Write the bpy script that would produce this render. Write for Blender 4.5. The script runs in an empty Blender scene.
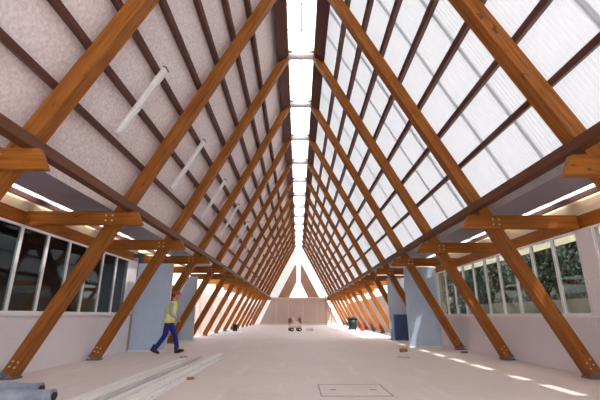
import bpy, bmesh, math, random
from mathutils import Vector, Matrix
random.seed(7)
sc = bpy.context.scene
C = sc.collection
PI = math.pi

# ------------------------------------------------------------------ materials
def mat(name):
    m = bpy.data.materials.new(name); m.use_nodes = True
    nt = m.node_tree; nt.nodes.clear()
    out = nt.nodes.new('ShaderNodeOutputMaterial')
    return m, nt, out

def N(nt, t, **kw):
    n = nt.nodes.new(t)
    for k, v in kw.items():
        if k in n.inputs: n.inputs[k].default_value = v
        else: setattr(n, k, v)
    return n

def coords(nt, scale=(1, 1, 1), rnd=True, rand=None):
    tc = N(nt, 'ShaderNodeTexCoord'); mp = N(nt, 'ShaderNodeMapping')
    mp.inputs['Scale'].default_value = scale
    if rnd:
        oi = N(nt, 'ShaderNodeObjectInfo')
        mu = N(nt, 'ShaderNodeMath', operation='MULTIPLY'); mu.inputs[1].default_value = 37.0
        nt.links.new(oi.outputs['Random'], mu.inputs[0])
        ad = N(nt, 'ShaderNodeVectorMath', operation='ADD')
        nt.links.new(tc.outputs['Object'], ad.inputs[0]); nt.links.new(mu.outputs[0], ad.inputs[1])
        nt.links.new(ad.outputs[0], mp.inputs['Vector'])
    else:
        nt.links.new(tc.outputs['Object'], mp.inputs['Vector'])
    return mp.outputs['Vector']

def ramp(nt, fac, stops):
    r = N(nt, 'ShaderNodeValToRGB')
    el = r.color_ramp.elements
    while len(el) < len(stops): el.new(0.5)
    for e, (p, c) in zip(el, stops):
        e.position = p; e.color = (*c, 1)
    nt.links.new(fac, r.inputs['Fac'])
    return r.outputs['Color']

def noise(nt, vec, scale, detail=4, rough=.55):
    n = N(nt, 'ShaderNodeTexNoise'); n.inputs['Scale'].default_value = scale
    n.inputs['Detail'].default_value = detail; n.inputs['Roughness'].default_value = rough
    nt.links.new(vec, n.inputs['Vector']); return n.outputs['Fac']

def bump(nt, h, strength, dist=.01):
    b = N(nt, 'ShaderNodeBump'); b.inputs['Strength'].default_value = strength; b.inputs['Distance'].default_value = dist
    nt.links.new(h, b.inputs['Height']); return b.outputs['Normal']

def mixc(nt, fac, a, b, mode='MIX'):
    m = N(nt, 'ShaderNodeMix', data_type='RGBA', blend_type=mode)
    if isinstance(fac, float): m.inputs[0].default_value = fac
    else: nt.links.new(fac, m.inputs[0])
    for i, x in ((6, a), (7, b)):
        if isinstance(x, tuple): m.inputs[i].default_value = (*x, 1)
        else: nt.links.new(x, m.inputs[i])
    return m.outputs[2]

def principled(name, col, rough=.6, metal=0, spec=.3):
    m, nt, out = mat(name)
    p = N(nt, 'ShaderNodeBsdfPrincipled', Roughness=rough, Metallic=metal)
    p.inputs['Specular IOR Level'].default_value = spec
    p.inputs['Base Color'].default_value = (*col, 1)
    nt.links.new(p.outputs[0], out.inputs[0])
    return m, nt, p

def wood(name, a, b, knot=(.1, .04, .015), rough=.5):
    m, nt, p = principled(name, a, rough, 0, .18)
    v = coords(nt, (9, 9, .55))
    g = noise(nt, v, 2.2, 6, .6)
    col = ramp(nt, g, [(.36, a), (.64, b)])
    v2 = coords(nt, (60, 60, 1.2)); g2 = noise(nt, v2, 1.5, 3, .5)
    col = mixc(nt, .35, col, ramp(nt, g2, [(.35, tuple(x*.72 for x in a)), (.65, b)]))
    v3 = coords(nt, (7, 7, 3.0)); k = noise(nt, v3, 1.7, 2, .4)
    kf = ramp(nt, k, [(.69, (0, 0, 0)), (.76, (1, 1, 1))])
    col = mixc(nt, kf, col, knot)
    nt.links.new(col, p.inputs['Base Color'])
    nt.links.new(bump(nt, g2, .15, .004), p.inputs['Normal'])
    return m

def mottled(name, a, b, scale, rough=.8, fine=None, fscale=60, bumps=.1, spec=.2):
    m, nt, p = principled(name, a, rough, 0, spec)
    v = coords(nt, rnd=False)
    col = ramp(nt, noise(nt, v, scale, 5, .6), [(.3, a), (.7, b)])
    f = noise(nt, v, fscale, 3, .6)
    if fine: col = mixc(nt, .45, col, ramp(nt, f, [(.36, fine[0]), (.64, fine[1])]))
    nt.links.new(col, p.inputs['Base Color'])
    nt.links.new(bump(nt, f, bumps, .004), p.inputs['Normal'])
    return m

WOOD = wood('amber_timber', (.18, .056, .009), (.40, .138, .024))
WOODR = wood('tie_timber', (.22, .066, .008), (.40, .138, .020))
DARKW = wood('brown_timber', (.09, .035, .027), (.14, .056, .041), (.04, .015, .01))
EAVEW = wood('eave_timber', (.10, .036, .018), (.16, .058, .027), (.05, .02, .012))
PALEW = wood('pale_plank', (.80, .77, .71), (.92, .89, .84), (.6, .46, .35), .7)
GREYW = wood('weathered_plank', (.50, .48, .46), (.64, .61, .58), (.36, .3, .25), .8)
BOARD = mottled('speckled_board', (.83, .735, .715), (.89, .80, .775), 1.1, .85, ((.58, .47, .45), (.98, .91, .88)), 20, .25)
WALL = mottled('cream_lining', (.81, .755, .775), (.86, .81, .825), 1.5, .75, ((.76, .71, .73), (.88, .84, .855)), 20)
PLASTER = mottled('pale_soffit', (.70, .62, .52), (.76, .68, .58), 2, .8)
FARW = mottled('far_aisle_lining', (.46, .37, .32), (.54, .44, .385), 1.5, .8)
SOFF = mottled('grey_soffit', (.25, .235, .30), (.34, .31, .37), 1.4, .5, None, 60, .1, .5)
SCREEN = mottled('beige_screen', (.47, .37, .31), (.54, .43, .37), .6, .8)
BROWN = mottled('brown_lining', (.20, .105, .07), (.26, .14, .095), .6, .7)
BLUE = mottled('blue_grey_panel', (.44, .55, .70), (.51, .61, .76), .9, .5, ((.44, .55, .69), (.52, .62, .78)), 8, .02, .35)
NAVY = mottled('navy_shade_sheet', (.04, .07, .17), (.07, .11, .24), 3, .5)
WHITE = principled('white_paint', (.74, .72, .70), .45)[0]
FRAMEW = principled('white_frame', (.88, .86, .86), .4)[0]
LAMP = mottled('white_lamp_housing', (.78, .75, .72), (.84, .81, .78), 5, .4)
STEEL = principled('galvanised_steel', (.84, .85, .86), .4, .0)[0]
BOLT = principled('bolt_steel', (.62, .58, .50), .4, .5)[0]
SHOE = mottled('grey_shoe', (.12, .12, .14), (.18, .18, .21), 6, .6)
DARK = principled('dark_rubber', (.025, .022, .025), .6)[0]
DGREEN = principled('dark_green_plastic', (.010, .022, .018), .5)[0]
RED = principled('red_plastic', (.45, .04, .045), .45)[0]
MAROON = principled('maroon_paint', (.22, .07, .06), .5)[0]
CREAM = principled('cream_paint', (.70, .62, .52), .5)[0]
BRICK = mottled('offcut_brown', (.25, .11, .06), (.36, .17, .09), 9, .8)
ALU = principled('aluminium', (.34, .24, .17), .5, .1)[0]
FILM = mottled('blue_grey_film', (.16, .20, .27), (.38, .41, .46), 5, .45, None, 18, .5, .5)
LEAF = mottled('leaf_green', (.045, .07, .035), (.085, .115, .06), 4, .6)
BARK = mottled('bark', (.10, .07, .05), (.15, .1, .07), 8, .9)
DARKWALL = mottled('dark_cladding', (.06, .06, .075), (.10, .10, .12), 2, .7)
NEIGH = mottled('grey_green_wall', (.30, .33, .29), (.42, .44, .40), .9, .8)
GROUND = mottled('gravel_ground', (.30, .28, .26), (.38, .36, .33), 2, .95)

# floor: pinkish concrete with dusty patches and scuffs
FLOOR, nt, p = principled('pink_concrete', (.5, .4, .38), .62, 0, .3)
v = coords(nt, rnd=False)
c1 = ramp(nt, noise(nt, v, .55, 6, .62), [(.3, (.66, .555, .515)), (.7, (.78, .665, .62))])
c2 = ramp(nt, noise(nt, v, 7, 6, .7), [(.3, (.65, .55, .51)), (.7, (.79, .685, .64))])
col = mixc(nt, .4, c1, c2)
vs = coords(nt, (3.2, .35, 1), False)
sm = ramp(nt, noise(nt, vs, 1.1, 6, .7), [(.54, (0, 0, 0)), (.72, (.6, .6, .6))])
col = mixc(nt, sm, col, (.84, .78, .74))
vt = coords(nt, (.5, 2.6, 1), False)
sm2 = ramp(nt, noise(nt, vt, 1.0, 7, .7), [(.58, (0, 0, 0)), (.72, (.5, .5, .5))])
col = mixc(nt, sm2, col, (.54, .46, .44))
nt.links.new(col, p.inputs['Base Color'])
nt.links.new(bump(nt, noise(nt, v, 30, 4, .6), .12, .004), p.inputs['Normal'])

def translucent(name, tcol, trans=.8, clear=.0, dcol=(.8, .8, .8)):
    m, nt, out = mat(name)
    t = N(nt, 'ShaderNodeBsdfTranslucent'); t.inputs['Color'].default_value = (*tcol, 1)
    d = N(nt, 'ShaderNodeBsdfDiffuse'); d.inputs['Color'].default_value = (*dcol, 1)
    mx = N(nt, 'ShaderNodeMixShader'); mx.inputs[0].default_value = trans
    nt.links.new(d.outputs[0], mx.inputs[1]); nt.links.new(t.outputs[0], mx.inputs[2])
    res = mx.outputs[0]
    if clear > 0:
        tr = N(nt, 'ShaderNodeBsdfTransparent')
        m2 = N(nt, 'ShaderNodeMixShader'); m2.inputs[0].default_value = clear
        nt.links.new(res, m2.inputs[1]); nt.links.new(tr.outputs[0], m2.inputs[2]); res = m2.outputs[0]
    nt.links.new(res, out.inputs[0])
    return m
POLY = translucent('translucent_sheet', (.225, .231, .238), .56, 0, (.9, .9, .9))
LAP = translucent('sheet_overlap', (.52, .56, .60), .6, .25, (.6, .63, .66))
CREAMT = translucent('cream_translucent_canopy', (.80, .71, .58), .62, 0, (.84, .79, .70))
SKYL = translucent('skylight_sheet', (.95, .95, .94), .9)
ENDBAY = translucent('end_bay_sheet', (.62, .61, .585), .8)
REAR = translucent('rear_fill_sheet', (.86, .87, .89), .88)  # unseen bay and gable behind the camera, tuned as fill light
SLOTG = translucent('slot_glazing', (.95, .93, .88), .85, .6)

GLASS, nt, out = mat('window_glass')
tr = N(nt, 'ShaderNodeBsdfTransparent'); tr.inputs['Color'].default_value = (.66, .72, .73, 1)
gl = N(nt, 'ShaderNodeBsdfGlossy'); gl.inputs['Roughness'].default_value = .03
lw = N(nt, 'ShaderNodeLayerWeight'); lw.inputs['Blend'].default_value = .5
pw = N(nt, 'ShaderNodeMath', operation='POWER'); pw.inputs[1].default_value = 5.0; nt.links.new(lw.outputs['Facing'], pw.inputs[0])
fr = N(nt, 'ShaderNodeMath', operation='MULTIPLY_ADD'); fr.inputs[1].default_value = .7; fr.inputs[2].default_value = .035; nt.links.new(pw.outputs[0], fr.inputs[0])
mx = N(nt, 'ShaderNodeMixShader')
nt.links.new(fr.outputs[0], mx.inputs[0]); nt.links.new(tr.outputs[0], mx.inputs[1]); nt.links.new(gl.outputs[0], mx.inputs[2])
nt.links.new(mx.outputs[0], out.inputs[0])

# ------------------------------------------------------------------ mesh helpers
def box(bm, c, s, rot=None, bev=0, mi=0):
    r = bmesh.ops.create_cube(bm, size=1)
    vs = r['verts']
    bmesh.ops.scale(bm, vec=s, verts=vs)
    fs = {f for v in vs for f in v.link_faces}
    if bev:
        es = list({e for v in vs for e in v.link_edges})
        rr = bmesh.ops.bevel(bm, geom=es, offset=bev, segments=1, affect='EDGES')
        fs = {f for f in rr['faces']} | {f for f in fs if f.is_valid}
        vs = list({v for f in fs for v in f.verts})
        fs = {f for v in vs for f in v.link_faces}
    if rot is not None: bmesh.ops.transform(bm, matrix=rot.to_4x4(), verts=vs)
    bmesh.ops.translate(bm, vec=c, verts=vs)
    for f in fs: f.material_index = mi
    return vs

def bx(bm, x0, x1, y0, y1, z0, z1, bev=0, mi=0):
    return box(bm, ((x0+x1)/2, (y0+y1)/2, (z0+z1)/2), (abs(x1-x0), abs(y1-y0), abs(z1-z0)), None, bev, mi)

def tube(bm, pts, rad, seg=10, mi=0, cap=True):
    pts = [Vector(p) for p in pts]
    rr = rad if isinstance(rad, (list, tuple)) else [rad]*len(pts)
    rings = []
    for i, p in enumerate(pts):
        d = (pts[min(i+1, len(pts)-1)] - pts[max(i-1, 0)]).normalized()
        up = Vector((0, 0, 1)) if abs(d.z) < .9 else Vector((1, 0, 0))
        a = d.cross(up).normalized(); b = d.cross(a)
        rings.append([bm.verts.new(p + (a*math.cos(2*PI*k/seg) + b*math.sin(2*PI*k/seg))*rr[i]) for k in range(seg)])
    for i in range(len(rings)-1):
        for k in range(seg):
            f = bm.faces.new((rings[i][k], rings[i][(k+1) % seg], rings[i+1][(k+1) % seg], rings[i+1][k])); f.smooth = True; f.material_index = mi
    if cap:
        f = bm.faces.new(rings[0]); f.material_index = mi
        f = bm.faces.new(rings[-1][::-1]); f.material_index = mi

def prism(bm, poly, y0, y1):          # polygon in x-z, extruded along y
    a = [bm.verts.new((x, y0, z)) for x, z in poly]; b = [bm.verts.new((x, y1, z)) for x, z in poly]
    n = len(poly)
    bm.faces.new(a); bm.faces.new(b[::-1])
    for i in range(n): bm.faces.new((a[i], b[i], b[(i+1) % n], a[(i+1) % n]))

def loft(bm, rings, mi=0, cap=True):
    vr = [[bm.verts.new(p) for p in r] for r in rings]
    n = len(vr[0])
    for i in range(len(vr)-1):
        for k in range(n):
            f = bm.faces.new((vr[i][k], vr[i][(k+1) % n], vr[i+1][(k+1) % n], vr[i+1][k])); f.smooth = True; f.material_index = mi
    if cap:
        bm.faces.new(vr[0][::-1]).material_index = mi; bm.faces.new(vr[-1]).material_index = mi

def ellipsoid(bm, c, r, seg=14, rings=9, mi=0, rot=None):
    q = bmesh.ops.create_uvsphere(bm, u_segments=seg, v_segments=rings, radius=1)
    vs = q['verts']; bmesh.ops.scale(bm, vec=r, verts=vs)
    if rot is not None: bmesh.ops.transform(bm, matrix=rot.to_4x4(), verts=vs)
    bmesh.ops.translate(bm, vec=c, verts=vs)
    for f in {f for v in vs for f in v.link_faces}: f.smooth = True; f.material_index = mi
    return vs

def mesh_of(name, bm, mats):
    bmesh.ops.recalc_face_normals(bm, faces=bm.faces)
    me = bpy.data.meshes.new(name); bm.to_mesh(me); bm.free()
    for m in (mats if isinstance(mats, (list, tuple)) else [mats]): me.materials.append(m)
    return me

def obj(name, bm, mats, parent=None, loc=None):
    me = mesh_of(name, bm, mats) if isinstance(bm, bmesh.types.BMesh) else bm
    o = bpy.data.objects.new(name, me); C.objects.link(o)
    if parent: o.parent = parent
    if loc: o.location = loc
    return o

def tag(o, label, cat, group=None, kind=None):
    o['label'] = label; o['category'] = cat
    if group: o['group'] = group
    if kind: o['kind'] = kind
    return o

def struct(name, bm, mats, label=None, cat=None):
    o = obj(name, bm, mats); o['kind'] = 'structure'
    if label: o['label'] = label; o['category'] = cat
    return o

def empty(name, loc, rz=0):
    o = bpy.data.objects.new(name, None); C.objects.link(o); o.location = loc; o.rotation_euler = (0, 0, rz)
    o.empty_display_size = .1
    return o

def B(): return bmesh.new()

def dup(o):
    c = o.copy(); C.objects.link(c)
    for ch in list(o.children):
        d = ch.copy(); C.objects.link(d); d.parent = c
        for g in list(ch.children):
            e = g.copy(); C.objects.link(e); e.parent = d
    return c

ORD = ['first', 'second', 'third', 'fourth', 'fifth', 'sixth', 'seventh', 'eighth', 'ninth', 'tenth', 'eleventh', 'twelfth', 'thirteenth', 'fourteenth', 'fifteenth', 'sixteenth']

# ------------------------------------------------------------------ key dimensions (x across, y down the nave, z up)
FOOT, TOPX, TOPZ = 5.22, .45, 9.0
K = (FOOT - TOPX)/TOPZ
ANG = math.atan(K); CA, SA = math.cos(ANG), math.sin(ANG)
PITCH = 2.935
FR = [4.46 + PITCH*i for i in range(15)]       # frames seen
Y0, Y1, Y2 = -3.0, 45.7, 64.0                     # near and far ends of the timbered nave, end wall
YB = -13.0                                        # rear gable
def plane_x(z, off):                              # x on a plane offset outward (perpendicular) from the rafters' centre line
    return FOOT - K*z + off/CA

# ------------------------------------------------------------------ floor, ground
bm = B(); bx(bm, -5.6, 5.6, YB, Y2+.3, -.2, 0); struct('floor', bm, FLOOR, 'pinkish bare concrete nave floor', 'floor')
bm = B(); bx(bm, -60, 60, -40, 130, -.6, -.22); struct('ground', bm, GROUND, 'gravel ground outside the building', 'ground')

# ------------------------------------------------------------------ roof slopes
PO = .255
def slope_panel(bm, s, y0, y1, z0, z1, off, th):
    x0, x1 = plane_x(z0, off), plane_x(z1, off)
    ox, oz = th*CA, th*SA
    prism(bm, [(s*x0, z0), (s*x1, z1), (s*(x1+ox), z1+oz), (s*(x0+ox), z0+oz)], y0, y1)
bm = B()
slope_panel(bm, -1, Y0, Y1, 3.12, 9.12, PO, .03)
struct('ceiling_left', bm, BOARD, 'long roof slope lined with speckled pinkish board', 'ceiling')
def corrug(y0, y1, s, z0, z1):
    bm = B(); step = .0127; amp = .009; prev = None
    n = int((y1-y0)/step)
    for i in range(n+1):
        y = y0 + (y1-y0)*i/n
        a = amp*math.sin(2*PI*y/.0762)
        x0, x1 = plane_x(z0, PO+.015+a), plane_x(z1, PO+.015+a)
        cur = (bm.verts.new((s*x0, y, z0)), bm.verts.new((s*x1, y, z1)))
        if prev:
            f = bm.faces.new((prev[0], cur[0], cur[1], prev[1])); f.smooth = True
        prev = cur
    return bm
cr = struct('ceiling_right', corrug(Y0, Y1, 1, 3.12, 9.12), POLY, 'long roof slope of white translucent corrugated sheet', 'ceiling')
bm = B()
for i in range(-4, 15):
    for q in (1/3, 2/3):
        y = FR[0] + PITCH*(i+q)
        if y < Y1 and y > Y0: slope_panel(bm, 1, y-.05, y+.05, 3.15, 9.1, PO+.04, .003)
lp = obj('sheet_lap', bm, LAP, cr)
# clear bay between the last frame and the end wall: translucent from floor to ridge on both sides
for s, nm in ((-1, 'wall_clear_bay_left'), (1, 'wall_clear_bay_right')):
    bm = B(); slope_panel(bm, s, Y1, Y2, .0, 9.12, PO-.1, .02)
    struct(nm, bm, ENDBAY, 'white translucent bay beyond the last rafter', 'wall')
# end wall with a bright tall triangle and slit
ye = Y2
bm = B()
xa = lambda z: plane_x(z, PO-.1)
for s in (-1, 1):
    prism(bm, [(s*xa(0), 0), (s*3.45, 0), (s*.30, 6.35), (s*.30, 9.2), (s*xa(9.12), 9.2)], ye, ye+.2)
struct('wall_end', bm, BROWN, 'brown end wall around a bright tall triangular opening', 'wall')
for s, nm in ((-1, 'wall_fill_bay_left'), (1, 'wall_fill_bay_right')):  # bays added out of view to light the rafter fronts from behind
    bm = B(); slope_panel(bm, s, YB, Y0, .0, 9.12, PO, .02)
    struct(nm, bm, REAR, 'unseen translucent bay added behind the viewer for fill light', 'wall')
# unseen glazed gable behind the camera, made translucent for fill light
bm = B(); prism(bm, [(-6, 0), (6, 0), (6, 3.2), (plane_x(3.2, PO), 3.2), (.5, 9.3), (-.5, 9.3), (-plane_x(3.2, PO), 3.2), (-6, 3.2)], YB-.05, YB)
struct('wall_back', bm, REAR, 'unseen glazed gable behind the viewer, made translucent for fill light', 'wall')

# ------------------------------------------------------------------ ridge: beams, skylight, crossbars
for s in (-1, 1):
    bm = B()
    L = Y1-Y0
    R = Matrix.Rotation(-s*0, 3, 'Y')
    zc = 8.93
    prism(bm, [(s*.40, 8.93), (s*.40, 9.21), (s*.74, 9.21), (s*.74, 8.98), (s*(plane_x(8.73, .12)+.0), 8.73), (s*plane_x(8.70, .125)-s*.03, 8.70)], Y0, Y1)
    o = obj('ridge_beam', bm, DARKW)
    tag(o, 'long dark brown ridge beam edging the skylight on the ' + ('speckled board' if s < 0 else 'translucent') + ' slope', 'beam', 'ridge beams along the skylight')
bm = B(); bx(bm, -.44, .44, YB, Y2, 9.22, 9.235)
sk = struct('window_skylight', bm, SKYL, 'white glazed skylight strip running along the ridge', 'skylight')
bm = B(); bx(bm, -.02, .02, Y0, Y2, 9.18, 9.219)
obj('mullion', bm, WHITE, sk)
bm = B()
y = FR[0]
while y < Y2:
    for q in range(3): bx(bm, -.4, .4, y+PITCH*q/3-.014, y+PITCH*q/3+.014, 9.19, 9.219)
    y += PITCH
obj('glazing_bar', bm, WHITE, sk)
bm = B(); tube(bm, [(-.43, 0, 0), (.43, 0, 0)], .11, 16)
for s in (-1, 1): bx(bm, s*.40, s*.43, -.12, .12, -.11, .11)
me = mesh_of('crossbar', bm, STEEL)
for i, y in enumerate(FR):
    o = obj('crossbar', me, None, None, (0, y-.02, 9.01))
    tag(o, 'pale galvanised steel crossbar under the ridge skylight, %s from the camera end' % ORD[i], 'crossbar', 'steel crossbars under the skylight')

# ------------------------------------------------------------------ rafters (floor to ridge)
D2, W2 = .115, .11                        # half depth in the frame's plane, half width along the nave
FZ = .035                                   # rafter end above floor
def make_rafter(s):
    L = (TOPZ-FZ)/CA + .17
    bm = B(); box(bm, (0, 0, L/2), (2*D2, 2*W2, L), None, .008)
    r = obj('rafter', bm, WOOD)
    bm = B(); box(bm, (0, 0, .0), (2*D2+.012, 2*W2+.012, .07), None, .004)
    obj('foot_shoe', bm, SHOE, r)
    bb = B(); bb2 = bmesh.ops.create_cone(bb, cap_ends=True, segments=6, radius1=.017, radius2=.015, depth=.02, matrix=Matrix.Rotation(PI/2, 4, 'X'))
    bme = mesh_of('bolt', bb, BOLT)
    for a in (-.045, .045):
        for b in (.16, .26):
            obj('bolt', bme, None, r, (a, -W2-.008, b + a*.3))
    # concrete pad that keeps level on the floor: undo the tilt
    bm = B(); bx(bm, -.15, .15, -.12, .12, -.063, -.03, .008)
    pd = obj('foot_pad', bm, SHOE, r)
    pd.rotation_euler = (0, s*ANG, 0)
    return r
def place_rafter(o, s, y):
    x = FOOT - K*FZ
    o.location = (s*x, y, FZ+.03); o.rotation_euler = (0, -s*ANG, 0)
SILL = {-1: 1.07, 1: 1.03}; HEAD = {-1: 2.75, 1: 2.68}; PLATE = {-1: 2.89, 1: 2.82}
SIDE = {-1: 'speckled board side', 1: 'translucent sheet side'}
for s in (-1, 1):
    proto = make_rafter(s)
    for i, y in enumerate(FR):
        if i == 0: o = proto
        else:
            o = proto.copy(); C.objects.link(o)
            for ch in proto.children:
                if i > 4 and ch.name.startswith('bolt'): continue
                c = ch.copy(); C.objects.link(c); c.parent = o
        place_rafter(o, s, y)
        tag(o, 'amber timber rafter leaning from floor to ridge, %s from camera on %s' % (ORD[i], SIDE[s]), 'rafter', 'rafters on the ' + SIDE[s])

# ------------------------------------------------------------------ purlins
def seen_height(z0):                      # height on the purlin line for a height sighted on the sheet plane
    a = (5.65 - .539*z0)/(z0-1.06); return (FOOT + .2 + 1.06*a)/(a+K)
PZ = {-1: [seen_height(4.10+.665*k) for k in range(7)], 1: [seen_height(4.16+.71*k) for k in range(7)]}
for s in (-1, 1):
    L = Y1-Y0
    bm = B(); box(bm, (0, 0, 0), (.12, .09, L), None, .004)
    me = mesh_of('purlin', bm, DARKW)
    for i, z in enumerate(PZ[s]):
        off = D2 + .062
        o = obj('purlin', me, None)
        # local z -> world y, local y -> along the slope
        o.matrix_world = Matrix.Translation((s*plane_x(z, off), (Y0+Y1)/2, z)) @ Matrix.Rotation(-s*ANG, 4, 'Y') @ Matrix.Rotation(-PI/2, 4, 'X')
        tag(o, 'dark brown roof purlin, %s up from the eave beam on the %s' % (ORD[i], SIDE[s]), 'purlin', 'purlins on the ' + SIDE[s])

# ------------------------------------------------------------------ eave beams, ties, wall plates
for s in (-1, 1):
    L = Y1-Y0
    bm = B(); box(bm, (0, 0, 0), (.15, .15, L), None, .006)
    o = obj('eave_beam', bm, EAVEW)
    xi = plane_x(3.10, -D2) - .085
    o.matrix_world = Matrix.Translation((s*(xi+.02), (Y0+Y1)/2, 3.105)) @ Matrix.Rotation(-PI/2, 4, 'X')
    tag(o, 'long brown eave beam running under the rafters on the %s' % SIDE[s], 'beam', 'eave beams')
    # lining strip between eave beam and slope
    bm = B(); bx(bm, 0, 2.06, -.05, .05, -.14, .14)
    L = 2.27
    bt = B()
    vs = box(bt, (0, 0, L/2), (.27, .10, L), None, .006)
    for v in bt.verts:
        if v.co.z < .05: v.co.z += max(0, (v.co.x+.135) if s < 0 else (-v.co.x+.135))*.5      # splayed inner end
    me = mesh_of('tie_beam', bt, WOODR)
    bm.free()
    bb = B(); bmesh.ops.create_cone(bb, cap_ends=True, segments=6, radius1=.018, radius2=.016, depth=.02, matrix=Matrix.Rotation(PI/2, 4, 'X'))
    bme = mesh_of('bolt', bb, BOLT)
    for i, y in enumerate(FR):
        o = obj('tie_beam', me, None)
        # local z -> outward (s*x); local x -> world down/up
        M = Matrix(((0, 0, s, 0), (0, 1 if s < 0 else 1, 0, 0), (-1 if s > 0 else 1, 0, 0, 0), (0, 0, 0, 1)))
        if s > 0: M = Matrix(((0, 0, 1, 0), (0, 1, 0, 0), (-1, 0, 0, 0), (0, 0, 0, 1)))
        else: M = Matrix(((0, 0, -1, 0), (0, 1, 0, 0), (1, 0, 0, 0), (0, 0, 0, 1)))
        o.matrix_world = Matrix.Translation((s*3.10, y-W2-.055, PLATE[s])) @ M
        tag(o, 'horizontal timber tie bolted across a rafter at eaves height, %s from camera on %s' % (ORD[i], SIDE[s]), 'tie beam', 'ties on the ' + SIDE[s])
        if i < 6:
            for a in (-.05, .05):
                for b in (.60, .72): obj('bolt', bme, None, o, (a, -.058, b))
    bm = B(); L = 22.2; box(bm, (0, 0, 0), (.13, .26, L), None, .006)
    o = obj('wall_plate', bm, WOODR)
    yb = 12.3 if s < 0 else 15.3
    L2 = yb-Y0
    o.scale = (1, 1, L2/22.2)
    o.matrix_world = Matrix.Translation((s*5.46, (Y0+yb)/2, PLATE[s])) @ Matrix.Rotation(-PI/2, 4, 'X') @ Matrix.Diagonal((1, 1, L2/22.2, 1))
    tag(o, 'timber wall plate over the window row on the %s' % SIDE[s], 'wall plate', 'wall plates over the windows')

# ------------------------------------------------------------------ aisle soffits with glazed slot
YS = 19.4
for s, nm in ((-1, 'left'), (1, 'right')):
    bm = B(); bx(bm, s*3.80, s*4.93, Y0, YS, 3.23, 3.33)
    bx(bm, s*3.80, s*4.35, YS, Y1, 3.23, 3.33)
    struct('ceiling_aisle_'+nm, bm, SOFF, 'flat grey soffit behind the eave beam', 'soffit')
    bm = B(); bx(bm, s*5.176, s*(5.7 if s < 0 else 8.2), Y0, YS, 3.20, 3.215)
    struct('ceiling_edge_'+nm, bm, CREAMT, 'pale glowing canopy sheet over the windows', 'soffit')
    if s < 0:
        bm = B(); bx(bm, s*5.705, s*8.2, Y0, YS, 3.20, 3.30)
        struct('ceiling_outer_'+nm, bm, DARKWALL, 'dark outer canopy beyond the windows', 'soffit')
    bm = B(); bx(bm, s*4.935, s*5.135, Y0, YS, 3.25, 3.262)
    struct('window_slot_'+nm, bm, SLOTG, 'bright glazed slot in the flat soffit', 'window')
    bm = B(); bx(bm, s*5.137, s*5.175, Y0, YS, 3.15, 3.26)
    struct('trim_slot_'+nm, bm, DARKW, 'dark timber edge of the glazed slot', 'trim')
    bm = B()
    y = 6.55 - 1.305*6 + .65
    while y < YS:
        bx(bm, s*4.7, s*5.9, y-.2, y+.2, 3.38, 3.5); y += 1.305  # unseen blocks added to cut the slot's sunlight into dashes
    struct('trim_sun_blockers_'+nm, bm, PLASTER, 'joists added unseen over the glazed slot to break up its sun', 'blockers')

# ------------------------------------------------------------------ side walls with windows
ZS, ZT = 1.07, 2.73
def lining_wall(nm, s, y0, y1, z0=0, x=5.40, th=.12):
    z1 = SILL[s]; bm = B(); bx(bm, s*x, s*(x+th), y0, y1, z0, z1)
    n = int((y1-y0)/2.4)
    return struct(nm, bm, WALL, 'pinkish cream lined side wall', 'wall')
lining_wall('wall_left', -1, Y0, 12.6)
lining_wall('wall_right', 1, Y0, 15.5)
for s, nm, yb in ((-1, 'left', 12.6), (1, 'right', 15.5)):
    bm = B(); bx(bm, s*5.40, s*5.52, Y0, yb, PLATE[s]+.13, 3.2)
    struct('wall_head_'+nm, bm, PLASTER, 'pale wall strip above the timber plate', 'wall')
    bm = B(); bx(bm, s*5.33, s*5.54, Y0, yb-.4, SILL[s]-.005, SILL[s]+.045, .006)
    struct('trim_sill_'+nm, bm, FRAMEW, 'white window sill along the side wall', 'sill')
wn = 0
def window(s, ya, yb):
    global wn
    wn += 1
    ZS, ZT = SILL[s], HEAD[s]
    bm = B(); w = .045; x0, x1 = 5.375, 5.43
    bx(bm, s*x0, s*x1, ya, ya+w*.75, ZS+.045, ZT); bx(bm, s*x0, s*x1, yb-w*.75, yb, ZS+.045, ZT)
    bx(bm, s*x0, s*x1, ya+w*.75, yb-w*.75, ZS+.045, ZS+.045+w); bx(bm, s*x0, s*x1, ya+w*.75, yb-w*.75, ZT-w, ZT)
    o = struct('window_%d' % wn, bm, FRAMEW, 'white framed window light in the side wall', 'window')
    bm = B(); bx(bm, s*5.392, s*5.397, ya+.03, yb-.03, ZS+.08, ZT-.04)
    obj('pane', bm, GLASS, o)
    return o
for k in range(-6, 6): window(-1, 7.19+.8*k, 7.19+.8*(k+1))
for k in range(0, 10): window(1, 7.32+.78*k, 7.32+.78*(k+1))
for k in range(1, 6): window(1, 6.9-.8*k, 6.9-.8*(k-1))
for s, a, b, nm in ((1, 6.9, 7.32, 'pier'), (1, 15.12, 15.5, 'end_right'), (-1, 11.99, 12.6, 'end_left'), (-1, Y0, 2.39, 'near_left'), (1, Y0, 2.9, 'near_right')):
    bm = B(); bx(bm, s*5.36, s*5.5, a, b, SILL[s]+.045, HEAD[s])
    struct('wall_'+nm, bm, WALL, 'plain pale wall pier between window lights', 'wall')
# far open aisles: low cream walls lit by the sky
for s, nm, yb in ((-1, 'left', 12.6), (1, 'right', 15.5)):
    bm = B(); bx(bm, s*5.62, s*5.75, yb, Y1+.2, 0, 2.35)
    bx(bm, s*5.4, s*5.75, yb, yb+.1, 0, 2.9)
    struct('wall_far_'+nm, bm, FARW, 'low cream wall of the open far aisle', 'wall')

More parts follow.
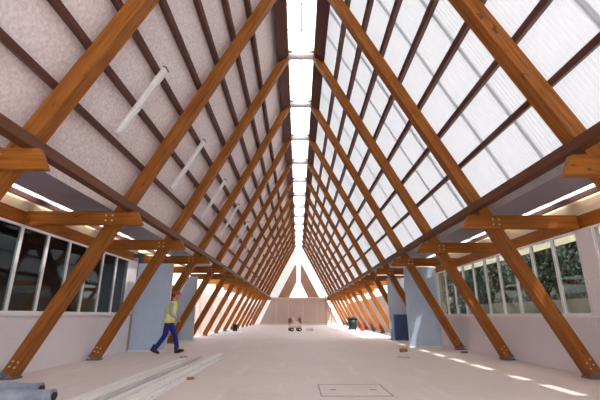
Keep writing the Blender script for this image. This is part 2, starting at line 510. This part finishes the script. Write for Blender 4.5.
# ------------------------------------------------------------------ screen wall at the far end
ys = 45.75
bm = B(); prism(bm, [(-4.55, 0), (4.55, 0), (3.12, 2.92), (-3.12, 2.92)], ys, ys+.1)
sw = obj('screen_wall', bm, SCREEN)
tag(sw, 'low beige screen wall closing the far end of the nave', 'screen')
bm = B(); bx(bm, -3.55, 3.45, ys-.06, ys+.16, 2.93, 3.05)
obj('capping', bm, CREAM, sw)
bm = B()
for x in (-2.6, -1.2, .5, 2.1): bx(bm, x-.02, x+.02, ys-.012, ys, .0, 2.92)
obj('joint_strip', bm, CREAM, sw)
bm = B(); bx(bm, -4.55, 4.55, ys-.05, ys, 0, .14); obj('skirting', bm, CREAM, sw)

# ------------------------------------------------------------------ blue-grey partition panels
def panel(x0, x1, y, z1, label, m=BLUE, tilt=0):
    t = empty('partition_panel', ((x0+x1)/2, y, 0)); tag(t, label, 'panel', 'blue-grey partition panels')
    w = abs(x1-x0)/2
    bm = B(); bx(bm, -w, w, -.03, .03, .03, z1, .004); obj('sheet', bm, m, t)
    bm = B(); bx(bm, -w-.01, w+.01, -.04, .04, 0, .03); obj('base_channel', bm, STEEL, t)
    bm = B(); e = w if x0 < 0 else -w
    bx(bm, e-.01, e+.025, -.04, .04, .03, z1) ; obj('edge_trim', bm, CREAM if x0 < 0 else BLUE, t)
    return t
panel(-5.37, -4.24, 12.72, 2.72, 'tall pale blue-grey panel just behind the walking worker')
panel(-5.5, -4.72, 17.75, 2.76, 'pale blue-grey panel beyond the worker, behind a leaning rafter')
panel(3.86, 5.0, 14.3, 2.80, 'tall blue-grey panel by the far end of the translucent-side windows')
panel(4.12, 5.3, 18.3, 2.76, 'narrow blue-grey panel deeper in, behind a navy shade sheet')
bm = B()
box(bm, (0, 0, .55), (.75, .02, 1.1), None, .004)
for k in range(4): bx(bm, -.36+.22*k, -.34+.22*k, -.016, -.008, .02, 1.08)
o = obj('navy_shade_sheet', bm, NAVY, None, (4.62, 17.95, 0.01)); o.rotation_euler = (-.06, 0, 0)  # added sheet, its navy colour stands for shade low on the panel
tag(o, 'dark navy sheet added for the shade low on the narrow blue-grey panel', 'sheet')

# ------------------------------------------------------------------ batten lights on the speckled slope
def make_light():
    L = 1.44
    bm = B(); box(bm, (0, 0, 0), (.07, .14, L), None, .012)
    o = obj('batten_light', bm, LAMP)
    for q in (-1, 1):
        bm = B(); box(bm, (0, 0, q*(L/2+.012)), (.075, .145, .03), None, .005); obj('end_cap', bm, SHOE if q > 0 else WHITE, o)
    bm = B(); box(bm, (.042, 0, 0), (.02, .06, L-.1), None, .004); obj('tube_cover', bm, WHITE, o)
    return o
pl = make_light()
for i in range(13):
    o = pl if i == 0 else dup(pl)
    z = 4.68
    o.matrix_world = Matrix.Translation((-plane_x(z, D2-.045), FR[i]+1.42, z)) @ Matrix.Rotation(ANG, 4, 'Y')
    tag(o, 'unlit white batten light on the speckled slope, %s from the camera' % ORD[i], 'light', 'batten lights along the speckled slope')

# ------------------------------------------------------------------ things on the floor
planks = [(-3.02, .13, 4.6, 10.6, 0, PALEW, 'long pale plank at the wall-side edge of the floor stack'),
          (-2.86, .10, 4.9, 9.6, 0, PALEW, 'narrow pale plank second from the wall side of the plank stack'),
          (-2.68, .11, 4.7, 10.9, 0, GREYW, 'greyish plank in the middle of the plank stack'),
          (-2.50, .09, 5.2, 9.0, 0, PALEW, 'shorter pale plank beside the greyish one'),
          (-2.28, .20, 4.5, 11.6, 0, PALEW, 'wide pale plank reaching farthest down the floor'),
          (-2.08, .11, 5.0, 10.4, 0, PALEW, 'pale plank at the open-floor edge of the stack')]
for x, w, ya, yb, zz, m, lb in planks:
    L = yb-ya; bm = B(); box(bm, (0, 0, 0), (.035, w, L), None, .004)
    o = obj('timber_plank', bm, m)
    o.matrix_world = Matrix.Translation((x, (ya+yb)/2, .0185)) @ Matrix.Rotation(random.uniform(-.006, .006), 4, 'Z') @ Matrix.Rotation(-PI/2, 4, 'X') @ Matrix.Rotation(PI/2, 4, 'Z')
    tag(o, lb, 'plank', 'pale planks lying on the floor')
# rolled sheets in the corner
def roll(x1, y, r, L, rz, lb):
    t = empty('sheet_roll', (x1, y, 0), rz); tag(t, lb, 'roll', 'blue-grey rolls on the floor')
    bm = B(); n = 14
    tube(bm, [(-L*k/n, 0, r*.72) for k in range(n+1)], r, 18)
    for v in bm.verts:
        v.co.z = max(.002, (v.co.z)*(.92+.06*math.sin(v.co.x*9))); v.co.y *= 1.12
    obj('wrap', bm, FILM, t)
    bm = B(); tube(bm, [(-.02, 0, r*.62), (.03, 0, r*.62)], r*.55, 14); obj('end', bm, DARK, t)
roll(-3.78, 6.02, .10, 1.5, .04, 'blue-grey rolled sheet lying nearer the side wall, dark end showing')
roll(-3.34, 5.60, .09, 1.9, .05, 'blue-grey rolled sheet nearest the planks, dark end showing')
# floor access cover
t = empty('access_cover', (.74, 6.32, 0)); tag(t, 'rectangular metal-edged access cover set in the floor', 'access cover')
bm = B()
bx(bm, -.51, .51, -.47, -.45, 0, .006); bx(bm, -.51, .51, .45, .47, 0, .006); bx(bm, -.51, -.49, -.45, .45, 0, .006); bx(bm, .49, .51, -.45, .45, 0, .006)
obj('rim', bm, principled('cover_rim', (.36, .31, .31), .6)[0], t)
bm = B(); bx(bm, -.485, .485, -.445, .445, 0, .004); obj('lid', bm, FLOOR, t)
bm = B()
for x in (-.3, .3): bx(bm, x-.05, x+.05, -.015, .015, .004, .007)
obj('lifting_slot', bm, SHOE, t)
# small offcuts
def offcut(name, x, y, s, rz, m, lb, cat):
    bm = B(); box(bm, (0, 0, s[2]/2+.001), s, None, .006)
    for v in bm.verts: v.co += Vector([random.uniform(-.006, .006) for _ in range(2)] + [0])
    o = obj(name, bm, m, None, (x, y, 0)); o.rotation_euler = (0, 0, rz); tag(o, lb, cat); return o
offcut('timber_offcut', 3.15, 12.5, (.22, .12, .09), .3, BRICK, 'small brown offcut on open floor near the translucent side', 'offcut')
offcut('floor_stick', 2.72, 10.9, (.34, .03, .02), -.5, GREYW, 'thin stick on the floor short of the brown offcut', 'stick')
offcut('wood_scrap', -3.05, 10.62, (.16, .09, .05), .7, BRICK, 'small brown wood scrap at the far tip of the planks', 'scrap')
offcut('wood_chip', -1.98, 7.3, (.13, .06, .04), .5, BRICK, 'small orange-brown chip beside the widest plank', 'scrap')
offcut('steel_bracket', 4.86, 12.1, (.2, .06, .05), .1, SHOE, 'small dark bracket on the floor at a rafter foot', 'bracket')
# white sheets near the far struts, standing for sun patches on the floor
for x, y, sx, sy, lb in ((-4.3, 25.6, .5, 1.7, 'crumpled white sheet standing for floor sun before the dark bucket'), (-4.4, 22.6, .35, .9, 'small white sheet standing for floor sun, nearer along the speckled side')):
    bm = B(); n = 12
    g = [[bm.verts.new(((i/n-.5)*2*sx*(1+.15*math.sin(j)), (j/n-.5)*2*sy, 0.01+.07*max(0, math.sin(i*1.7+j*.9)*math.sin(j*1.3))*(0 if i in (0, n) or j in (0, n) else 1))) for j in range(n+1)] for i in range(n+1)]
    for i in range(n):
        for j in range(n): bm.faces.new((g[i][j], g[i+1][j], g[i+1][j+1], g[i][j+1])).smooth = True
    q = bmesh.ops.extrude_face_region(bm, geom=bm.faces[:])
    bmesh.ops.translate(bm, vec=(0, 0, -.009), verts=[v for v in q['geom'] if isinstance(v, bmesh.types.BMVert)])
    o = obj('sun_patch_sheet', bm, WHITE, None, (x, y, 0)); tag(o, lb, 'dust sheet')
# bucket (far, speckled side) and bin (far, translucent side)
def lathe(bm, prof, seg=18, mi=0):
    loft(bm, [[(r*math.cos(2*PI*k/seg), r*math.sin(2*PI*k/seg), z) for k in range(seg)] for r, z in prof], mi, True)
t = empty('bucket', (-4.5, 28.2, 0)); tag(t, 'dark bucket standing by the far rafter feet on the speckled board side', 'bucket')
t.scale = (.7, .7, .75)
bm = B(); lathe(bm, [(.2, 0), (.22, .02), (.27, .55), (.29, .55), (.29, .6), (.26, .6), (.2, .06)]); obj('pail', bm, DARK, t)
bm = B(); tube(bm, [(.27*math.cos(a), 0, .58+.2*math.sin(a)) for a in [PI*k/10 for k in range(11)]], .012, 8); obj('handle', bm, STEEL, t)
t = empty('waste_bin', (3.92, 29.4, 0)); tag(t, 'dark green waste bin by the far rafters on the translucent side', 'bin')
bm = B(); loft(bm, [[(sx*w, sy*w, z) for sx, sy in ((-1, -1), (1, -1), (1, 1), (-1, 1))] for w, z in ((.24, .06), (.31, .82))]); obj('body', bm, DGREEN, t)
bm = B(); box(bm, (0, 0, .86), (.68, .68, .07), None, .02); box(bm, (0, .3, .92), (.5, .06, .07), None, .01); obj('lid', bm, DGREEN, t)
for sx in (-1, 1):
    bm = B(); tube(bm, [(sx*.25, .26, .08), (sx*.31, .26, .08)], .08, 14); obj('wheel', bm, DARK, t)
t = empty('fuel_can', (4.5, 28.6, 0)); tag(t, 'small red can beside the dark green bin', 'can')
bm = B(); box(bm, (0, 0, .17), (.3, .2, .34), None, .03); obj('body', bm, RED, t)
bm = B(); tube(bm, [(-.09, 0, .34), (-.09, 0, .40), (.05, 0, .40), (.05, 0, .34)], .015, 8); obj('handle', bm, RED, t)
bm = B(); tube(bm, [(.11, 0, .33), (.13, 0, .39)], .03, 10); obj('cap', bm, DARK, t)
# wheeled site machine mid floor
t = empty('site_machine', (-.3, 27.8, 0), .25); tag(t, 'small cream wheeled machine with maroon uprights standing mid floor', 'machine')
bm = B(); box(bm, (0, 0, .36), (.82, .5, .26), None, .05); box(bm, (.1, 0, .55), (.4, .36, .16), None, .04); obj('body', bm, CREAM, t)
bm = B(); tube(bm, [(-.36, -.2, .25), (-.42, -.2, .75), (-.42, .2, .75), (-.36, .2, .25)], .03, 10); box(bm, (-.36, 0, .72), (.2, .34, .3), None, .03); obj('tank', bm, MAROON, t)
bm = B(); box(bm, (.34, 0, .7), (.16, .3, .36), None, .03); tube(bm, [(.34, 0, .88), (.36, 0, .98)], .04, 10); obj('engine', bm, MAROON, t)
bm = B(); tube(bm, [(.05, -.2, .6), (-.12, -.24, .9), (-.12, .24, .9), (.05, .2, .6)], .02, 8); obj('push_handle', bm, STEEL, t)
for sx in (-.28, .28):
    for sy in (-.26, .26):
        bm = B(); tube(bm, [(sx, sy-.04, .13), (sx, sy+.04, .13)], .13, 18); w_ = obj('wheel', bm, DARK, t)
        bm = B(); tube(bm, [(sx, sy-.046, .13), (sx, sy+.046, .13)], .05, 12); obj('hub', bm, STEEL, w_)
bm = B(); box(bm, (0, 0, .09), (.5, .35, .18), None, .02); box(bm, (0, 0, .2), (.3, .2, .05), None, .01)
o = obj('white_crate', bm, WHITE, None, (.75, 28.6, 0)); tag(o, 'low white box on the floor beside the wheeled machine', 'box')
# ladder against the screen
t = empty('ladder', (3.4, 44.9, 0)); tag(t, 'pale ladder leaning against the beige screen wall', 'ladder')
for sx in (-.3, .3):
    bm = B(); tube(bm, [(sx, -.05, 0), (sx, .72, 3.25)], .045, 8); obj('stile', bm, ALU, t)
for k in range(10):
    z = .3+.3*k; bm = B(); tube(bm, [(-.3, -.05+.77*z/3.25, z), (.3, -.05+.77*z/3.25, z)], .025, 8); obj('rung', bm, ALU, t)

# ------------------------------------------------------------------ outside, seen through the window glass
def bush(x, y, r, h, lb):
    t = empty('shrub', (x, y, -.22)); tag(t, lb, 'shrub', 'shrubs outside the translucent-side windows')
    bm = B()
    for k in range(5):
        a = k*1.3; tube(bm, [(0.03*k, 0, 0), (r*.4*math.cos(a), r*.4*math.sin(a), h*.55), (r*.7*math.cos(a), r*.7*math.sin(a), h*.85)], [.05, .03, .015], 6)
    obj('stem', bm, BARK, t)
    bm = B()
    for k in range(2600):
        u = random.uniform(-1, 1); ph = random.uniform(0, 2*PI); q = random.uniform(.55, 1)
        rr = math.sqrt(1-u*u)
        c = Vector((r*q*rr*math.cos(ph), r*q*rr*math.sin(ph), h*.55 + h*.5*q*u))
        nn = Matrix.Rotation(random.uniform(0, 6.28), 3, 'Z') @ Matrix.Rotation(random.uniform(-1.2, 1.2), 3, 'X')
        l = .15
        vs = [bm.verts.new(c + nn @ Vector(p)) for p in ((-l*.4, 0, 0), (0, -l, .02), (l*.4, 0, 0), (0, l, .02))]
        bm.faces.new(vs)
    obj('foliage', bm, LEAF, t)
for k in range(7):
    bush(10.2 + .6*(k % 2), 9.0+2.7*k, 1.75, 4.3+.5*((k*2) % 3), 'leafy green shrub outside, %s along behind the translucent-side windows' % ORD[k])
bm = B(); bx(bm, 8.2, 8.35, Y0, YS, -.22, 1.55)
bx(bm, 14.0, 14.3, Y0, 45, -.22, 6.5)
struct('wall_outside_right', bm, NEIGH, 'grey-green outside wall beyond the translucent-side windows', 'wall')
bm = B(); bx(bm, -8.35, -8.2, Y0, YS+1, -.22, 3.3)
struct('wall_outside_left', bm, DARKWALL, 'dark outside wall beyond the windows', 'wall')
bm = B()
for s in (-1, 1): bx(bm, s*5.52, s*8.2, Y0, YS, -.22, -.05)
struct('floor_side_rooms', bm, SHOE, 'dark floor of the side rooms', 'floor')

# ------------------------------------------------------------------ the worker
SKIN = principled('skin', (.45, .25, .18), .55)[0]
VEST = mottled('hi_vis_vest', (.72, .74, .16), (.80, .80, .24), 9, .7)
BAND = principled('reflective_band', (.72, .72, .66), .35)[0]
SHIRT = mottled('grey_shirt', (.33, .33, .37), (.42, .42, .46), 9, .85)
TROU = mottled('blue_trousers', (.013, .022, .16), (.026, .040, .24), 7, .85)
HELM = principled('red_helmet', (.47, .035, .05), .35)[0]
HAIR = principled('dark_hair', (.05, .03, .02), .7)[0]
EYE = principled('eye_white', (.7, .7, .68), .3)[0]

def skin_mesh(nm, verts, edges, radii, root=0, sub=2):
    me = bpy.data.meshes.new(nm); me.from_pydata(verts, edges, []); 
    o = bpy.data.objects.new(nm, me); C.objects.link(o)
    o.modifiers.new('Skin', 'SKIN')
    for i, r in enumerate(radii):
        sv = me.skin_vertices[0].data[i]
        sv.radius = (r, r) if not isinstance(r, tuple) else r
        sv.use_root = (i == root)
    md = o.modifiers.new('Sub', 'SUBSURF'); md.levels = sub; md.render_levels = sub
    bpy.context.view_layer.update()
    dg = bpy.context.evaluated_depsgraph_get()
    res = bpy.data.meshes.new_from_object(o.evaluated_get(dg))
    bpy.data.objects.remove(o); bpy.data.meshes.remove(me)
    for p_ in res.polygons: p_.use_smooth = True
    return res

# x forward, y to the left, z up
J = dict(pel=(0, 0, .95), waist=(.02, 0, 1.08), chest=(.05, 0, 1.28), neck=(.09, 0, 1.47), head0=(.12, 0, 1.56), head1=(.135, 0, 1.64),
         hr=(0, -.095, .91), kr=(-.06, -.10, .50), ar=(-.33, -.10, .115), tr=(-.17, -.10, .045),
         hl=(0, .095, .91), kl=(.19, .10, .51), al=(.30, .10, .10), tl=(.46, .10, .05),
         sr=(.06, -.185, 1.41), er=(.06, -.235, 1.13), wr=(.24, -.21, .985),
         sl=(.06, .185, 1.41), el=(-.06, .24, 1.14), wl=(-.02, .235, .89))
names = list(J); idx = {n: i for i, n in enumerate(names)}
E_ = [('pel', 'waist'), ('waist', 'chest'), ('chest', 'neck'), ('neck', 'head0'), ('head0', 'head1'), ('pel', 'hr'), ('hr', 'kr'), ('kr', 'ar'), ('ar', 'tr'),
      ('pel', 'hl'), ('hl', 'kl'), ('kl', 'al'), ('al', 'tl'), ('chest', 'sr'), ('sr', 'er'), ('er', 'wr'), ('chest', 'sl'), ('sl', 'el'), ('el', 'wl')]
RAD = dict(pel=(.12, .10), waist=(.125, .10), chest=(.14, .11), neck=.055, head0=.055, head1=.06, hr=.085, kr=.058, ar=.04, tr=.035, hl=.085, kl=.058, al=.04, tl=.035,
           sr=.058, er=.043, wr=.028, sl=.058, el=.043, wl=.028)
body = skin_mesh('body', [J[n] for n in names], [(idx[a], idx[b]) for a, b in E_], [RAD[n] for n in names], 0, 2)
bm = B(); bm.from_mesh(body); bpy.data.meshes.remove(body)
# head with face
HC = Vector((.145, 0, 1.645))
hv = ellipsoid(bm, HC, (.098, .076, .118), 20, 14)
for v_ in hv:
    l = v_.co - HC
    if l.z < -.02: v_.co.y = HC.y + l.y*(1+.9*(l.z+.02)*1.6); v_.co.x += .012 if l.x > 0 else 0.012*abs(l.z)*4
ellipsoid(bm, HC+Vector((.103, 0, -.016)), (.020, .014, .026), 8, 6)                  # nose
ellipsoid(bm, HC+Vector((.093, 0, -.062)), (.012, .026, .007), 8, 5, 2)               # mouth
for sy in (-1, 1):
    ellipsoid(bm, HC+Vector((.088, sy*.031, .006)), (.010, .015, .009), 8, 6, 1)       # eyes
    ellipsoid(bm, HC+Vector((.094, sy*.031, .006)), (.006, .006, .006), 6, 5, 3)
    ellipsoid(bm, HC+Vector((-.005, sy*.078, -.008)), (.018, .010, .032), 8, 6)        # ears
# hands: palm, four unequal curled fingers and a thumb from the side
def hand(w, d, side):
    w = Vector(w); d = Vector(d).normalized()
    out_ = Vector((0, side, 0)); out_ = (out_ - d*out_.dot(d)).normalized()            # back of the hand faces outward
    acr = d.cross(out_).normalized()                                                  # across the knuckles
    if acr.x < 0: acr = -acr                                                          # thumb side forward
    R = Matrix((d, acr, out_)).transposed()
    ellipsoid(bm, w + d*.045, (.058, .042, .019), 12, 8, 0, R)
    for k, (o_, ln) in enumerate(((.030, .070), (.010, .080), (-.010, .074), (-.029, .058))):
        p0 = w + d*.082 + acr*o_
        p1 = p0 + d*ln*.45 - out_*.006
        p2 = p1 + d*ln*.28 - out_*.016
        p3 = p2 + d*ln*.12 - out_*.022
        tube(bm, [w + d*.05 + acr*o_, p0, p1, p2, p3], [.009, .0098, .009, .008, .0055], 8)
    q0 = w + d*.025 + acr*.030; q1 = q0 + d*.022 + acr*.026 - out_*.006; q2 = q1 + d*.028 + acr*.008 - out_*.008
    tube(bm, [w + d*.02 + acr*.015, q0, q1, q2], [.012, .0125, .011, .007], 8)
hand(J['wr'], Vector(J['wr'])-Vector(J['er']), -1)
hand(J['wl'], Vector(J['wl'])-Vector(J['el']), 1)
PX, PY = -3.95, 11.95
pr = empty('person', (PX, PY, 0), math.radians(9))
tag(pr, 'worker in yellow hi-vis vest, blue trousers and red helmet, walking past the rafters', 'person')
obj('body', bm, [SKIN, EYE, MAROON, DARK], pr)
# trousers
tn = ['waist2', 'pel', 'hr', 'kr', 'cr', 'hl', 'kl', 'cl']
TJ = dict(waist2=(.015, 0, 1.06), pel=J['pel'], hr=J['hr'], kr=J['kr'], cr=(-.325, -.10, .115), hl=J['hl'], kl=J['kl'], cl=(.30, .10, .10))
tr_ = dict(waist2=(.14, .115), pel=(.145, .125), hr=.107, kr=.079, cr=.066, hl=.107, kl=.079, cl=.066)
ti = {n: i for i, n in enumerate(tn)}
me = skin_mesh('trousers', [TJ[n] for n in tn], [(ti[a], ti[b]) for a, b in (('waist2', 'pel'), ('pel', 'hr'), ('hr', 'kr'), ('kr', 'cr'), ('pel', 'hl'), ('hl', 'kl'), ('kl', 'cl'))], [tr_[n] for n in tn], 1, 2)
me.materials.clear(); me.materials.append(TROU); obj('trousers', me, None, pr)
# shirt with sleeves
sn = ['w', 'c', 'n', 'sr', 'er', 'fr', 'sl', 'el', 'fl']
SJ = dict(w=(.02, 0, 1.08), c=J['chest'], n=(.08, 0, 1.43), sr=J['sr'], er=J['er'], fr=(.19, -.218, 1.025), sl=J['sl'], el=J['el'], fl=(-.03, .236, .95))
sr_ = dict(w=(.135, .11), c=(.155, .12), n=.075, sr=.074, er=.056, fr=.045, sl=.074, el=.056, fl=.045)
si = {n: i for i, n in enumerate(sn)}
me = skin_mesh('shirt', [SJ[n] for n in sn], [(si[a], si[b]) for a, b in (('w', 'c'), ('c', 'n'), ('c', 'sr'), ('sr', 'er'), ('er', 'fr'), ('c', 'sl'), ('sl', 'el'), ('el', 'fl'))], [sr_[n] for n in sn], 1, 2)
me.materials.clear(); me.materials.append(SHIRT); obj('shirt', me, None, pr)
# vest: lofted torso shell with two reflective bands
def ring(z, cx, rx, ry, n=24): return [(cx+rx*math.cos(2*PI*k/n), ry*math.sin(2*PI*k/n), z) for k in range(n)]
vr = [(.86, .0, .165, .205), (.95, .005, .162, .20), (1.06, .02, .152, .19), (1.18, .035, .155, .195), (1.30, .05, .16, .20), (1.40, .06, .145, .19), (1.455, .07, .11, .15), (1.485, .08, .075, .085)]
bm = B(); loft(bm, [ring(*q) for q in vr]); vo = obj('vest', bm, VEST, pr)
def at_z(z):
    for a, b in zip(vr, vr[1:]):
        if a[0] <= z <= b[0]:
            t_ = (z-a[0])/(b[0]-a[0]); return [a[k]+(b[k]-a[k])*t_ for k in range(4)]
for z in (.93, 1.06):
    bm = B(); rs = []
    for zz in (z, z+.055):
        q = at_z(zz); rs.append(ring(zz, q[1], q[2]+.005, q[3]+.005))
    loft(bm, rs, 0, False); obj('reflective_band', bm, BAND, vo)
# helmet, hair, boots
bm = B()
hp = [(.128, 1.685), (.128, 1.70), (.122, 1.735), (.105, 1.765), (.075, 1.79), (.03, 1.80)]
loft(bm, [[(HC.x-.005+r*1.05*math.cos(2*PI*k/22), r*.88*math.sin(2*PI*k/22), z) for k in range(22)] for r, z in hp])
hm = obj('helmet', bm, HELM, pr)
bm = B()
loft(bm, [[(HC.x+.03+.15*math.cos(2*PI*k/22), .108*math.sin(2*PI*k/22), z) for k in range(22)] for z in (1.682, 1.692)]); obj('brim', bm, HELM, hm)
bm = B(); ellipsoid(bm, HC+Vector((-.03, 0, .015)), (.082, .081, .085), 16, 10); obj('hair', bm, HAIR, pr)
for (a, tt, pitch) in ((J['ar'], J['tr'], .5), (J['al'], J['tl'], -.12)):
    a = Vector(a); R = Matrix.Rotation(pitch, 3, 'Y')
    bm = B()
    sh = [(-.085, .045, .05, .0), (-.03, .048, .075, 0), (.05, .05, .06, 0), (.13, .052, .042, 0), (.185, .035, .03, 0)]
    loft(bm, [[(x, w*math.cos(2*PI*k/14), -.02 + max(-.055, h*math.sin(2*PI*k/14))*(1.0)) for k in range(14)] for x, w, h, _ in sh])
    tube(bm, [(-.03, 0, 0), (-.035, 0, .12)], [.055, .06], 14)
    bmesh.ops.transform(bm, matrix=Matrix.Translation(a) @ R.to_4x4(), verts=bm.verts)
    mn = min(v_.co.z for v_ in bm.verts)
    bmesh.ops.translate(bm, vec=(0, 0, -mn+.001), verts=bm.verts)
    obj('boot', bm, DARK, pr)

# ------------------------------------------------------------------ light
w = bpy.data.worlds.new('sky'); sc.world = w; w.use_nodes = True
nt = w.node_tree; nt.nodes.clear()
out = N(nt, 'ShaderNodeOutputWorld'); bg = N(nt, 'ShaderNodeBackground'); st = N(nt, 'ShaderNodeTexSky')
st.sky_type = 'NISHITA'; st.sun_disc = False; st.sun_elevation = math.radians(62); st.sun_rotation = math.radians(90)
st.air_density = 1.0; st.dust_density = 2.5; st.ozone_density = 1.0
bg.inputs['Strength'].default_value = .35
hs = N(nt, 'ShaderNodeHueSaturation'); hs.inputs['Saturation'].default_value = .4
nt.links.new(st.outputs[0], hs.inputs['Color']); nt.links.new(hs.outputs[0], bg.inputs[0]); nt.links.new(bg.outputs[0], out.inputs[0])
sd = bpy.data.lights.new('sun', 'SUN'); sd.energy = 6.0; sd.color = (1, .965, .94); sd.angle = math.radians(.8)
so = bpy.data.objects.new('sun', sd); C.objects.link(so)
sdir = Vector((.326, -.30, .945))
so.rotation_euler = sdir.to_track_quat('Z', 'Y').to_euler(); so.location = (30, 0, 60)

# ------------------------------------------------------------------ camera
cd = bpy.data.cameras.new('camera'); cd.lens = 22.8; cd.sensor_width = 36; cd.clip_start = .05; cd.clip_end = 500
co = bpy.data.objects.new('camera', cd); C.objects.link(co)
co.location = (-.09, 0, 1.085); co.rotation_euler = (PI/2 + math.atan(115/380), 0, -math.radians(.29))
sc.camera = co
sc.view_settings.view_transform = 'Standard'; sc.view_settings.look = 'None'
sc.view_settings.gamma = 1; sc.view_settings.use_curve_mapping = False
sc.view_settings.exposure = 0.95
sc.cycles.use_denoising = True
sc.cycles.diffuse_bounces = 6; sc.cycles.max_bounces = 14; sc.cycles.transparent_max_bounces = 16
